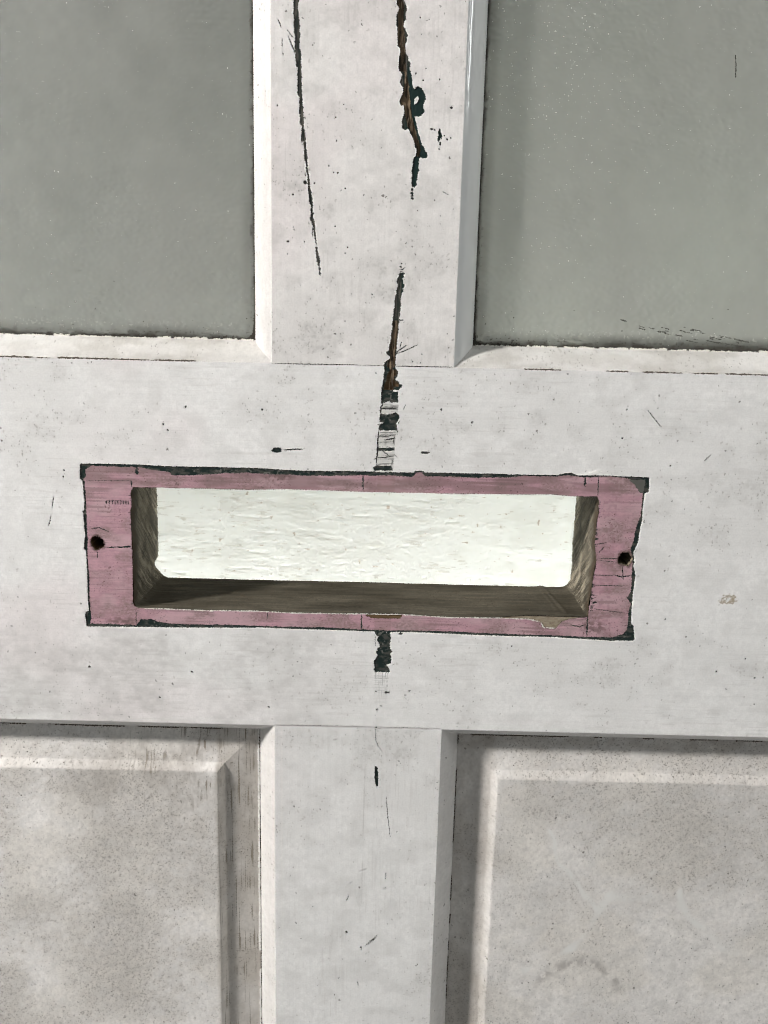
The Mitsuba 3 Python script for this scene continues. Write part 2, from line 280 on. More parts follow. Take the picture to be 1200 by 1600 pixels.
def white_paint(seed, along, amount, speck, base):
    def fn(p, n, uv):
        X, Zz = mm(p)
        a, b = (X, Zz) if along == "x" else (Zz, X)
        col = mi.Color3f(*base)
        pinkish = ss(0.38, 0.62, F(X / 55 + 9 + seed, Zz / 48, 2.0, 2)) * ss(60, -120, X - 0.25 * Zz)
        col = MIX(col, mi.Color3f(0.755, 0.68, 0.68), 0.5 * pinkish)
        brush = N(a / 34, b / 0.6, 1.0 * seed) - 0.5 + 0.7 * (N(a / 9, b / 0.33, 4.0) - 0.5)
        col = col * (1 + 0.035 * brush)
        worn = ss(0.66, 0.80, N(a / 10, b / 0.7, 7.0 + seed)) * ss(0.48, 0.68, F(X / 20, Zz / 20, 8.0, 3))
        col = MIX(col, mi.Color3f(0.52, 0.50, 0.48), 0.20 * worn)
        return grime_on(col, X, Zz, amount, speck, seed)
    return fn


def rail_white(p, n, uv):
    X, Zz = mm(p)
    col = white_paint(1.0, "x", 0.38, 0.6, (0.80, 0.795, 0.78))(p, n, uv)
    # lower left of the letter slot the paint is smeared grey; a small rusty spot sits on the right
    smear = ss(0.30, 0.62, F(X / 17, Zz / 14, 12.0, 3)) * ss(-134, -142, Zz) * ss(10, -50, X)
    col = MIX(col, mi.Color3f(0.47, 0.455, 0.44), 0.42 * smear * (0.1 + 1.6 * F(X / 3.1, Zz / 2.1, 2.0, 4)))
    r = dr.sqrt(dr.square((X - 150.8) / 3.0) + dr.square((Zz + 117.2) / 2.0)) + 0.9 * (N(X / 0.9, Zz / 0.9, 3.0) - 0.5)
    col = MIX(col, mi.Color3f(0.27, 0.20, 0.10), 0.75 * ss(1.25, 0.9, r) * ss(0.25, 0.75, r + 0.8 * (N(X / 0.5, Zz / 0.5, 1.0) - 0.4)))
    # scraped old coats in the split above the slot
    sc = ss(0.5, 0.0, dr.abs(X - 1.1 - 0.055 * (Zz + 45)) - 3.1) * ss(-66, -64.5, Zz) * ss(-35, -37, Zz)
    ln = ss(0.50, 0.78, N(X / 5, Zz / 0.30, 16.0) + 0.3 * (N(X / 1.1, Zz / 0.6, 3.0) - 0.5))
    col = MIX(col, MIX(mi.Color3f(0.60, 0.595, 0.56), mi.Color3f(0.13, 0.13, 0.115), ln), 0.8 * sc)
    # the scraped strip below the slot
    strip = ss(0.4, 0, dr.abs(X - 0.6) - 2.9) * ss(-175, -150, Zz) * ss(-150.5, -152, Zz)
    lines = ss(0.55, 0.8, N(X / 7, Zz / 0.28, 6.0)) + ss(0.65, 0.85, N(X / 0.25, Zz / 5, 9.0))
    return MIX(col, mi.Color3f(0.25, 0.26, 0.24), dr.clip(0.8 * strip * lines, 0, 0.85))


def lower_muntin_white(p, n, uv):
    X, Zz = mm(p)
    col = white_paint(3.0, "z", 0.45, 0.55, (0.775, 0.77, 0.755))(p, n, uv)
    sc = ss(0.5, 0.1, dr.abs(X + 5.9 - 0.004 * (Zz + 200))) * ss(-285, -265, Zz) * ss(0.25, 0.6, N(X, Zz / 6, 2.0))
    return MIX(col, mi.Color3f(0.42, 0.41, 0.39), 0.35 * sc)


def panel_white(seed, base, amount):
    def fn(p, n, uv):
        X, Zz = mm(p)
        col = mi.Color3f(*base)
        u, v = 0.86 * X + 0.5 * Zz, -0.5 * X + 0.86 * Zz
        gritty = F(u / 3.4, v / 2.5, 6.0 + seed, 4)
        fine = F(X / 0.95, Zz / 1.15, 8.0 + seed, 2)
        cloud = F(X / 40 + seed, Zz / 36, seed, 4) + 0.55 * (gritty - 0.5)
        warm = F(X / 24 - seed, Zz / 21, 3.0, 4)
        col = MIX(col, mi.Color3f(0.68, 0.65, 0.605), 0.7 * ss(0.36, 0.66, warm))
        col = MIX(col, mi.Color3f(0.42, 0.395, 0.365), amount * ss(0.36, 0.74, cloud))
        col = col * (1 + 0.40 * (gritty - 0.5) + 0.22 * (fine - 0.5))
        k = dr.clip(0.03 + 1.8 * ss(0.45, 0.72, cloud + 0.25 * (warm - 0.5)), 0, 1.4) * amount
        col = MIX(col, mi.Color3f(0.24, 0.22, 0.195), 0.72 * flecks(u, v * 1.3, 2.4, 0.8 * k, seed + 4.0, 0.05))
        col = MIX(col, mi.Color3f(0.22, 0.195, 0.165), 0.70 * flecks(u, v * 1.6, 1.15, 0.65 * k, seed + 5.0, 0.3))
        return grime_on(col, X, Zz, 0.4 * amount, 1.3 + 0.6 * amount, seed)
    return fn


def panel_left_white(p, n, uv):
    X, Zz = mm(p)
    col = panel_white(5.0, (0.76, 0.74, 0.715), 0.62)(p, n, uv)
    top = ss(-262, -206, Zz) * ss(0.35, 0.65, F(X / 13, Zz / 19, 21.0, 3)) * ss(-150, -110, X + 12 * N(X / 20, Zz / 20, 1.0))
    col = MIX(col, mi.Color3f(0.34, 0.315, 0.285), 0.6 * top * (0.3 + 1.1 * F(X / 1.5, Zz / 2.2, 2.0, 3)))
    streak = ss(0.66, 0.82, N(X / 0.6, Zz / 6, 13.0)) * ss(-245, -215, Zz) * ss(-130, -95, X) * ss(0.4, 0.7, F(X / 9, Zz / 9, 5.0, 2))
    col = MIX(col, mi.Color3f(0.18, 0.15, 0.115), 0.75 * streak)
    # old varnish-brown dirt on the strip beside the muntin, with fine splits along the grain
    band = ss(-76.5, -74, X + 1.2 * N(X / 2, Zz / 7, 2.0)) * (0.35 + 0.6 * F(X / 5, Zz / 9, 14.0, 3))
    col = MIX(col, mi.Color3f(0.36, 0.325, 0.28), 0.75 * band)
    split = ss(0.80, 0.9, N(X / 0.45, Zz / 16, 17.0)) * ss(-76, -73, X)
    return MIX(col, mi.Color3f(0.16, 0.135, 0.10), 0.7 * split)


def warp(X, Zz):
    return F(X / 6, Zz / 6, 19.0, 2)


def panel_right_white(p, n, uv):
    X, Zz = mm(p)
    col = panel_white(8.0, (0.71, 0.69, 0.665), 0.55)(p, n, uv)
    # pale wandering wipe marks and one dark tide line
    wob = 14 * (F(X / 24, Zz / 24, 3.0, 3) - 0.5)
    for (ax, az, bx, bz, w) in ((66, -318, 96, -300, 1.7), (96, -300, 112, -271, 2.2), (112, -271, 142, -272, 1.8), (82, -236, 106, -278, 1.3), (142, -272, 176, -300, 2.0), (118, -268, 170, -230, 1.6)):
        dx, dz = bx - ax, bz - az
        t = dr.clip(((X - ax) * dx + (Zz - az) * dz) / (dx * dx + dz * dz), 0, 1)
        d = dr.sqrt(dr.square(X - ax - t * dx + wob) + dr.square(Zz - az - t * dz + wob))
        col = MIX(col, mi.Color3f(0.72, 0.715, 0.69), 0.8 * ss(w * 1.7, w * 0.3, d) * ss(0.2, 0.55, F(X / 9, Zz / 9, 11.0, 2)))
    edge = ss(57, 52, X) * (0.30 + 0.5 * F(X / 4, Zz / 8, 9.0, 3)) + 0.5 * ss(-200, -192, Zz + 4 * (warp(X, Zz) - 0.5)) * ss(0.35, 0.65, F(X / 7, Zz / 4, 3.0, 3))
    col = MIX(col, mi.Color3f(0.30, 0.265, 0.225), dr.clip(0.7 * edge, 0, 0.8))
    r = dr.sqrt(dr.square(X - 103) + dr.square(Zz + 330)) + wob
    col = MIX(col, mi.Color3f(0.27, 0.25, 0.23), 0.55 * ss(4.5, 0, dr.abs(r - 22)) * ss(0.3, 0.6, F(X / 3, Zz / 3, 4.0, 2)) * ss(-325, -316, Zz + wob))
    return col


def moulding_white(p, n, uv):
    X, Zz = mm(p)
    col = mi.Color3f(0.63, 0.615, 0.595) * (1 + 0.05 * (N(X / 0.8, Zz / 9, 1.0) - 0.5))
    return grime_on(col, X, Zz, 0.30, 0.9, 11.0)


def bead_white(p, n, uv):
    X, Zz = mm(p)
    col = mi.Color3f(0.69, 0.68, 0.655)
    dirty = ss(0.35, 0.7, F(X / 9, Zz / 4, 2.0, 3)) * 0.6 + ss(0.45, 0.75, N(X / 40, 0.0, 5.0)) * 0.5
    col = MIX(col, mi.Color3f(0.40, 0.38, 0.34), dr.clip(0.5 * dirty, 0, 0.85))
    return grime_on(col, X, Zz, 0.35, 1.2, 15.0)


def pink_paint(p, n, uv):
    X, Zz = mm(p)
    col = mi.Color3f(0.45, 0.268, 0.308)
    col = col * (1 + 0.14 * (N(X / 16, Zz / 0.4, 2.0) - 0.5) + 0.22 * (F(X / 0.9, Zz / 0.6, 5.0, 2) - 0.5))
    col = MIX(col, mi.Color3f(0.52, 0.37, 0.39), 0.5 * ss(0.45, 0.7, F(X / 12, Zz / 7, 14.0, 3)))
    worn = ss(0.42, 0.72, F(X / 10, Zz / 5, 4.0, 3))
    col = MIX(col, mi.Color3f(0.25, 0.175, 0.17), 0.75 * worn * (0.3 + N(X / 0.7, Zz / 0.5, 1.0)))
    col = MIX(col, mi.Color3f(0.22, 0.15, 0.15), 0.6 * ss(0.62, 0.78, N(X / 25, Zz / 0.5, 8.0)) * ss(0.45, 0.7, F(X / 14, Zz / 9, 6.0, 2)))
    # a sooty band under the old split at the middle, tape-width marks right of it, smudges in the lower corners
    for (ax, az) in ((-123.5, -98.75), (104.7, -100.3)):
        d = dr.sqrt(dr.square((X - ax) * 1.1) + dr.square(Zz - az)) + 2.2 * (F(X / 1.4, Zz / 1.4, 5.0, 2) - 0.5)
        col = MIX(col, mi.Color3f(0.09, 0.06, 0.05), 0.8 * ss(4.6, 3.2, d))
    top = ss(-74.5, -71.5, Zz + 2 * (F(X / 6, Zz / 2, 11.0, 3) - 0.5)) * ss(0.38, 0.62, F(X / 18, Zz / 3, 12.0, 3))
    col = MIX(col, mi.Color3f(0.17, 0.115, 0.11), 0.55 * top)
    band = ss(0.5, 0, dr.abs(X - 0.6) - 3.4)
    col = MIX(col, mi.Color3f(0.25, 0.17, 0.16), band * (0.35 + 0.35 * ss(0.5, 0.8, N(X / 8, Zz / 0.35, 3.0))))
    tape = ss(0.5, 0, dr.abs(X - 97.0 + 0.03 * (Zz + 100)) - 2.6) * ss(0.4, 0.75, N(X / 1.5, Zz / 1.2, 9.0))
    col = MIX(col, mi.Color3f(0.28, 0.16, 0.18), 0.45 * tape)
    for (ax, az, rx, rz) in ((93, -131.5, 7, 3.5), (-114, -134, 8, 2.5), (-45, -67, 9, 3)):
        d = dr.square((X - ax) / rx) + dr.square((Zz - az) / rz)
        col = MIX(col, mi.Color3f(0.13, 0.085, 0.08), 0.7 * ss(1.2, 0.1, d) * ss(0.25, 0.65, F(X / 1.6, Zz / 1.1, 3.0, 2)))
    sp_ = ss(0.80, 0.92, N(X / 0.5, Zz / 0.45, 8.0)) * ss(0.4, 0.6, F(X / 7, Zz / 7, 2.0, 2))
    return MIX(col, mi.Color3f(0.10, 0.06, 0.06), 0.7 * sp_)


def green_paint(p, n, uv):
    X, Zz = mm(p)
    col = MIX(mi.Color3f(0.007, 0.017, 0.015), mi.Color3f(0.060, 0.060, 0.052), ss(0.42, 0.75, F(X / 2.2, Zz / 1.2, 2.0, 4)))
    return MIX(col, mi.Color3f(0.20, 0.19, 0.17), 0.55 * ss(0.68, 0.82, N(X / 0.8, Zz / 0.5, 3.0)) * ss(0.45, 0.6, F(X / 5, Zz / 5, 8.0, 2)))


def crack_dark(p, n, uv):      # soot-dark old paint in the splits of the upper muntin
    X, Zz = mm(p)
    col = MIX(mi.Color3f(0.020, 0.026, 0.022), mi.Color3f(0.085, 0.08, 0.068), ss(0.4, 0.75, N(X / 0.5, Zz / 4, 2.0)))
    return MIX(col, mi.Color3f(0.006, 0.020, 0.018), ss(4.4, 5.2, X) * ss(96, 92, Zz))


def bare_wood(p, n, uv):
    X, Zz = mm(p)
    g = N(X / 0.45 + 0.4 * N(Zz / 8, 1.0, 1.0), Zz / 7, 3.0)
    col = MIX(mi.Color3f(0.09, 0.064, 0.042), mi.Color3f(0.26, 0.195, 0.130), g)
    return MIX(col, mi.Color3f(0.025, 0.020, 0.015), 0.8 * ss(0.55, 0.75, N(X / 0.6, Zz / 3, 9.0)))


def rail_wood(p, n, uv):       # the rail's grain runs sideways
    X, Zz = mm(p)
    g = N(X / 7, Zz / 0.4, 3.0)
    col = MIX(mi.Color3f(0.085, 0.050, 0.024), mi.Color3f(0.17, 0.112, 0.06), g)
    pale = MIX(mi.Color3f(0.16, 0.125, 0.085), mi.Color3f(0.36, 0.31, 0.235), F(X / 1.2, Zz / 0.6, 4.0, 3))
    return MIX(col, pale, ss(50, 60, X))


def slot_wood(p, n, uv):
    X, Y, Zz = p.x * 1000, p.y * 1000, (p.z - Z0) * 1000
    side = ss(0.5, 0.8, dr.abs(n.x))
    grain = N(X / 16, Y / 0.9 + 0.5 * N(X / 30, 1.0, 2.0), 4.0)
    saw = N((Zz + 0.9 * Y) / 0.5, (Y - Zz) / 16, 3.0)
    col = MIX(mi.Color3f(0.050, 0.043, 0.030), mi.Color3f(0.105, 0.093, 0.070), ss(0.2, 0.8, F(X / 22, Y / 9, Zz / 22, 3)))
    col = col * (0.70 + 0.42 * dr.select(side > 0.5, saw, grain) + 0.45 * (F(X / 1.1, Y / 0.8, Zz / 1.1, 3) - 0.5))
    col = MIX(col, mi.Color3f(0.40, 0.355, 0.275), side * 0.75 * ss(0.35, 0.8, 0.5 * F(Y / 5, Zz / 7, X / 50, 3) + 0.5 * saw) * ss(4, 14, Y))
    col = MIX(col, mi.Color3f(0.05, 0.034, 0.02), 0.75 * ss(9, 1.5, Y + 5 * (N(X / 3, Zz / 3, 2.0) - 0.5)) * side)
    return MIX(col, mi.Color3f(0.06, 0.045, 0.03), 0.7 * ss(0.66, 0.8, F(X / 1.2, Y / 0.9, Zz / 1.2, 2)))


def wall_white(p, n, uv):
    X, Zz = mm(p)
    col = mi.Color3f(0.79, 0.81, 0.79)
    dent = ss(0.70, 0.82, N(X / 4.0, Zz / 0.8, 3.0)) * ss(0.57, 0.66, F(X / 16, Zz / 9, 4.0, 2))
    col = MIX(col, mi.Color3f(0.42, 0.40, 0.35), 0.42 * dent)
    col = MIX(col, mi.Color3f(0.68, 0.69, 0.66), 0.5 * ss(0.5, 0.72, F(X / 24, Zz / 11, 9.0, 3)))
    return MIX(col, mi.Color3f(0.40, 0.33, 0.26), 0.7 * ss(0.93, 0.97, N(X / 3.1, Zz / 1.8, 6.0)))


def brush_bump(along):
    def fn(p, n, uv):
        X, Zz = mm(p)
        a, b = (X, Zz) if along == "x" else (Zz, X)
        return 0.55 * N(a / 9, b / 0.5, 2.0) + 0.5 * F(X / 2.2, Zz / 1.9, 4.0, 2) + 1.2 * F(X / 17, Zz / 13, 5.0, 2)
    return fn


def grain_bump(p, n, uv):
    X, Zz = mm(p)
    return N(X / 0.45, Zz / 6, 3.0) + 0.5 * N(X / 0.3, Zz / 0.9, 4.0)


def lump_bump(p, n, uv):
    X, Zz = mm(p)
    return F(X / 1.6, Zz / 1.5, p.y * 600, 3)


def coat(col, rough, spec=0.4, bump=None, scale=2e-5, **more):
    b = {"type": "principled", "base_color": mikit.proc(col) if callable(col) else {"type": "rgb", "value": list(col)}, "roughness": rough, "specular": spec, **more}
    if bump:
        b = {"type": "bumpmap", "nested_texture": mikit.proc(bump, eps=1.5e-4), "bsdf": b, "scale": scale}
    return {"type": "twosided", "nested": b}


bx, bz = brush_bump("x"), brush_bump("z")
MATERIALS = {
    "white_rail": coat(rail_white, 0.45, 0.4, bx, 4e-5),
    "white_muntin": coat(white_paint(2.0, "z", 0.6, 1.1, (0.775, 0.755, 0.735)), 0.45, 0.4, bz, 4e-5),
    "white_muntin_lower": coat(lower_muntin_white, 0.45, 0.4, bz, 4e-5),
    "white_plain": coat((0.72, 0.71, 0.69), 0.5),
    "white_panel_left": coat(panel_left_white, 0.55, 0.35, lump_bump, 6e-5),
    "white_panel_right": coat(panel_right_white, 0.55, 0.35, lump_bump, 6e-5),
    "white_moulding": coat(moulding_white, 0.33, 0.5),
    "white_gloss": coat((0.77, 0.78, 0.765), 0.12, 0.8),
    "white_bead": coat(bead_white, 0.4, 0.45),
    "fresh_white": coat((0.84, 0.835, 0.80), 0.6, 0.3),
    "cream_putty": coat((0.70, 0.685, 0.63), 0.7, 0.3, lump_bump, 8e-5),
    "pink": coat(pink_paint, 0.6, 0.3, bx, 3e-5),
    "green": coat(green_paint, 0.35, 0.45, lump_bump, 8e-5),
    "dark_green": coat(crack_dark, 0.4, 0.4, grain_bump, 1e-4),
    "wood": coat(bare_wood, 0.75, 0.25, grain_bump, 1.2e-4),
    "wood_rail": coat(rail_wood, 0.75, 0.25, lump_bump, 1.2e-4),
    "seam_dirt": coat((0.10, 0.085, 0.068), 0.85, 0.15),
    "slot_wood": coat(slot_wood, 0.8, 0.2),
    "grey_flake": coat((0.10, 0.10, 0.09), 0.5, 0.4, lump_bump, 2e-4),
    "grime": coat((0.035, 0.032, 0.026), 0.8, 0.2),
    "hole_dark": coat((0.035, 0.028, 0.022), 0.9, 0.1),
    "wall_paint": coat(wall_white, 0.7, 0.25),
    "speck": coat((0.92, 0.92, 0.90), 0.15, 0.6),  # white bead colour that stands in for lamp glints on the panes
    "fitting": coat((0.5, 0.5, 0.5), 0.5),
}


def glass_dirt_glow(p, n, uv):
    X, Zz = mm(p)
    edge = dr.minimum(dr.minimum(dr.abs(X + 56.3), dr.abs(X - 36.1)), dr.abs(Zz + 11.5))
    low = dr.abs(Zz + 11.5)
    spots = ss(0.74, 0.9, N(X / 0.7, Zz / 0.7, 3.0)) * dr.maximum(ss(9, 0.5, low), ss(3, 0.3, edge)) + ss(0.95, 0.98, N(X / 0.9, Zz / 0.9, 6.0)) * 0.2
    film = dr.maximum(ss(3.2, 0, low + 3 * (F(X / 3, Zz / 2, 9.0, 2) - 0.4)), ss(1.8, 0.0, edge + 1.5 * (F(X / 2, Zz / 3, 2.0, 2) - 0.4))) * 0.9 * (0.3 + 0.6 * F(X / 1.2, Zz / 1.0, 7.0, 2)) + 0.0 * ss(5, 0.0, edge + 3 * (F(X / 3, Zz / 2, 2.0, 2) - 0.4)) * (0.25 + 0.5 * F(X / 1.2, Zz / 1.0, 7.0, 2))
    glow_blotches = 0.17 * ss(0.25, 0.75, F(X / 33 + 4.0, Zz / 38, 5.0, 2)) + 0.05 * F(X / 4, Zz / 5, 8.0, 3) + ss(0, 40, X) * 0.15  # blurred background light painted as milky blotches, stronger on the right pane
    return dr.clip(spots * 0.8 + film + glow_blotches, 0, 0.85)


def glass_dirt_glow_tint(p, n, uv):      # black dirt along the edges, elsewhere a milky tone painted in for light behind the pane
    X, Zz = mm(p)
    edge = dr.minimum(dr.minimum(dr.abs(X + 56.3), dr.abs(X - 36.1)), dr.abs(Zz + 11.5))
    return MIX(mi.Color3f(0.05, 0.045, 0.037), mi.Color3f(0.49, 0.495, 0.465), ss(2.5, 7, edge))


for side, tint in (("left", (0.92, 0.918, 0.90)), ("right", (0.99, 0.995, 0.965))):
    MATERIALS["glass_" + side] = {"type": "blendbsdf", "weight": mikit.proc(glass_dirt_glow), "a": {"type": "roughdielectric", "alpha": 0.22, "int_ior": 1.5, "distribution": "ggx", "specular_transmittance": {"type": "rgb", "value": list(tint)}},
                                  "b": {"type": "twosided", "nested": {"type": "diffuse", "reflectance": mikit.proc(glass_dirt_glow_tint)}}}
scene.update(MATERIALS)


# ------------------------------------------------------------------ helpers
def put(key, mesh, mat, smooth=False, uv=None, label=None, category=None, group=None, kind=None, **more):
    assert key not in scene, key
    scene[key] = mikit.ply(mesh, mat, smooth=smooth, uv=uv, **more)
    info = {k: v for k, v in (("label", label), ("category", category), ("group", group), ("kind", kind)) if v}
    if info:
        labels[key] = info


def numbered(key):
    if key not in scene:
        return key
    i = 1
    while f"{key}_{i:03d}" in scene:
        i += 1
    return f"{key}_{i:03d}"


def pts(text):
    return [tuple(map(float, q.split(","))) for q in text.split()]


def ragged(poly, seed, step=0.3, amp=0.16):
    """The polygon with a torn, splintery edge (millimetres)."""
    out = []
    for g in getattr(poly, "geoms", [poly]):
        n = max(8, int(g.exterior.length / step))
        q = np.array([g.exterior.interpolate(i / n, normalized=True).coords[0] for i in range(n)])
        d = np.roll(q, -1, 0) - np.roll(q, 1, 0)
        d /= np.linalg.norm(d, axis=1, keepdims=True) + 1e-9
        rng = np.random.default_rng(seed)
        j = 0.55 * rng.standard_normal(n) + 1.3 * (meshkit.fbm(np.c_[q * 0.9, np.full(n, seed)], 3) - 0.5) * 2
        out.append(Polygon(q + np.c_[d[:, 1], -d[:, 0]] * (j * amp)[:, None]).buffer(0))
    return unary_union(out)


def slab(shape, y0, y1):
    """Shapely shape in (x, z) millimetres, between the depths y0 and y1, as a mesh in metres; uv = position in metres."""
    parts = []
    for g in getattr(shape, "geoms", [shape]):
        if g.geom_type != "Polygon" or g.area < 0.01:
            continue
        m = trimesh.creation.extrude_polygon(g.simplify(0.02), y1 - y0, engine="earcut")
        v = np.array(m.vertices)
        parts.append(trimesh.Trimesh(np.c_[v[:, 0], v[:, 2] + y0, v[:, 1]] / 1000 + [0, 0, Z0], m.faces[:, ::-1], process=False))
    return trimesh.util.concatenate(parts)


def flat_uv(m):
    return np.asarray(m.vertices)[:, [0, 2]]


def line_shapes(text, seed, grow=0.0):
    rng = np.random.default_rng(seed)
    out = []
    for row in text.strip().split("\n"):
        w, rest = row.split(" ", 1)
        w, q = float(w), np.array(pts(rest))
        ls = LineString(q)
        n = max(6, int(ls.length / 0.35))
        c = np.array([ls.interpolate(i / (n - 1), normalized=True).coords[0] for i in range(n)])
        d = np.gradient(c, axis=0)
        d /= np.linalg.norm(d, axis=1, keepdims=True) + 1e-9
        nrm = np.c_[-d[:, 1], d[:, 0]]
        half = 0.5 * w * (0.55 + 0.75 * rng.random(n)) * np.minimum(1, 0.25 + 3.2 * np.minimum(np.linspace(0, 1, n), np.linspace(1, 0, n)))
        c = c + nrm * (rng.standard_normal(n) * 0.18 * w)[:, None]
        out.append(Polygon(np.r_[c + nrm * half[:, None], (c - nrm * half[:, None])[::-1]]).buffer(grow))
    return unary_union(out)


def pit_shapes(text, seed):
    rng = np.random.default_rng(seed)
    out = []
    for row in text.strip().split("\n"):
        x, z, rx, rz = map(float, row.split())
        a = np.linspace(0, 2 * math.pi, 13)[:-1]
        k = 0.75 + 0.5 * rng.random(12)
        out.append(Polygon(np.c_[x + rx * k * np.cos(a), z + rz * k * np.sin(a)]).buffer(0))
    return unary_union(out)


def grid_lines(a, b, fine_a, fine_b, fine, coarse):
    def span(p, q, s):
        return np.linspace(p, q, max(2, int(round(abs(q - p) / s)) + 1))
    return np.unique(np.r_[span(a, fine_a, coarse) if fine_a > a else [a], span(fine_a, fine_b, fine), span(fine_b, b, coarse) if b > fine_b else [b]].round(5))


def sheet(xs, zs, depth, back=None):
    """A height field: depth (mm) over the grid xs x zs (mm), facing the viewer (-y); with back (mm) it is closed into a slab."""
    X, Zz = np.meshgrid(xs, zs)
    Y = depth(X, Zz)
    nz, nx = X.shape
    i = np.arange(nz * nx).reshape(nz, nx)
    q = np.stack([i[:-1, :-1], i[:-1, 1:], i[1:, 1:], i[1:, :-1]], -1).reshape(-1, 4)
    v = np.stack([X, Y, Zz], -1).reshape(-1, 3)
    f = np.vstack([q[:, [0, 1, 2]], q[:, [0, 2, 3]]])
    if back is not None:
        rim = np.r_[i[0, :-1], i[:-1, -1], i[-1, :0:-1], i[:0:-1, 0]]
        n0, k = len(v), len(rim)
        low = v[rim].copy()
        low[:, 1] = back
        v = np.vstack([v, low, [[X.mean(), back, Zz.mean()]]])
        a, b = np.arange(k), (np.arange(k) + 1) % k
        f = np.vstack([f, np.c_[rim[a], n0 + a, rim[b]], np.c_[rim[b], n0 + a, n0 + b], np.c_[np.full(k, n0 + k), n0 + b, n0 + a]])
    return trimesh.Trimesh(v / 1000 + [0, 0, Z0], f, process=False)


# ------------------------------------------------------------------ the door
labels["door"] = {"label": "weathered white wooden door with frosted panes, raised panels and an empty letter slot edged in pink", "category": "door"}
G = {k: Polygon(pts(v)).buffer(0) for k, v in TRACED.items()}
THICK = 42.0
hole = ragged(G["HOLE"], 5, 0.35, 0.15)
screws = unary_union([ragged(Point(-123.5, -98.75).buffer(3.0), 3, 0.4, 0.5), ragged(Point(104.7, -100.3).buffer(3.05), 4, 0.4, 0.5)])
patch = ragged(G["PATCH"].buffer(0.1), 6, 0.35, 0.12)
bared = unary_union([ragged(G[k].buffer(0.10), 10 + i, 0.26, 0.24 if k[0] == "L" else 0.18) for i, k in enumerate(("MAIN", "CHIP", "LOWC", "R1", "R2", "R3", "R4", "LOW", "L1", "L2", "L3", "L4", "STREAK"))])
bared = bared.difference(G["ISLE"])
missing = unary_union([bared, line_shapes(PAINT_CRACKS, 21, 0.04), pit_shapes(PAINT_PITS, 22)])
wood_bare = unary_union([ragged(G[k].buffer(0.15), 40 + i, 0.35, 0.16) for i, k in enumerate(("WOOD_A", "WOOD_C", "WOOD_R"))])
rng = np.random.default_rng(49)
fibres = []
for g in getattr(wood_bare, "geoms", [wood_bare]):
    xa, za, xb, zb = g.bounds
    tries = [LineString([(x, z), (x + rng.normal(0, 0.3) - 0.02 * l, z + l / 2), (x + rng.normal(0, 0.25), z + l)]).buffer(rng.uniform(0.12, 0.3)) for x, z, l in zip(rng.uniform(xa, xb, 150), rng.uniform(za, zb, 150), rng.uniform(2, 9, 150))]
    fibres.append(unary_union(tries[:int(18 + 1.2 * (zb - za))]).intersection(g.buffer(-0.1)))
fibres = unary_union(fibres)
gouge = unary_union([ragged(G["GOUGE"].buffer(0.55), 47, 0.4, 0.2), hole.difference(box(42, -127.5, 200, 0)).difference(box(-200, -200, 68, 0)).buffer(0.05)])
RING = G["HOLE"].difference(Polygon([(42, -200), (200, -200), (200, -127), (64, -127), (42, -128.6)])).buffer(0.9).buffer(-1.8).buffer(0.9)
CORE_HOLE = unary_union([RING.buffer(0.35), box(-111.2, -123.0, -105, -116.0)])

UP = (-47.6, 27.2)             # the upper muntin's face between the panes
LO = (-47.0, 28.4)             # the lower muntin's face between the panels
RAIL = (-20.3, -181.8)
OUT = (-378.0, 358.0)
TOP, BOTTOM = 885.0, -1080.0
OPEN_TOP, OPEN_LOW = 770.0, -830.0
STILE = (-283.0, 263.0)
MEMBERS = {
    "door__lock_rail": (box(STILE[0], RAIL[1], STILE[1], RAIL[0]), "white_rail", "green"),
    "door__muntin": (box(UP[0], RAIL[0] + 0.1, UP[1], OPEN_TOP), "white_muntin", "dark_green"),
    "door__muntin_001": (box(LO[0], OPEN_LOW, LO[1], RAIL[1] - 0.1), "white_muntin_lower", "green"),
}
for key, (face, white, under) in MEMBERS.items():
    rail = key == "door__lock_rail"
    core = face.difference(unary_union([CORE_HOLE, screws])) if rail else face
    m = trimesh.util.concatenate([slab(core, 1.7, THICK), slab(core.difference(wood_bare), 1.0, 1.7)])
    put(key, m, "wood_rail" if rail else "wood", uv=flat_uv(m))
    g = face.difference(unary_union([wood_bare, gouge, hole, screws, RING]))
    m = slab(g, 0.66, 0.98)
    put(key + "__green_paint", m, under, uv=flat_uv(m), label="dark green old paint bared by the cracks")
    m = slab(fibres.intersection(face), 0.95, 1.7) if key != "door__muntin_001" else None
    if m is not None:
        put(key + "__wood_fibre", m, "wood", uv=flat_uv(m), kind="stuff")
    gone = missing.union(patch) if rail else missing
    rng = np.random.default_rng(len(key))
    big = unary_union([bared.intersection(face), patch]) if rail else bared.intersection(face)
    if key != "door__muntin_001":
        rim = big.boundary
        dabs = unary_union([rim.interpolate(t, normalized=True).buffer(rng.uniform(0.35, 1.1)) for t in rng.random(int(rim.length / 2.6))])
        worn_edge = ragged(big.buffer(0.42), 33, 0.3, 0.2).intersection(ragged(dabs, 34, 0.3, 0.2)).difference(gone).intersection(face)
        m = slab(worn_edge, 0.22, 0.645)
        put(key + "__paint_edge", m, "fresh_white", uv=flat_uv(m), kind="stuff")
        gone = gone.union(worn_edge)
    w = face.difference(gone)
    m = slab(w, 0.0, 0.64)
    put(key + "__white_paint", m, white, uv=flat_uv(m))
rng = np.random.default_rng(58)
teeth = []
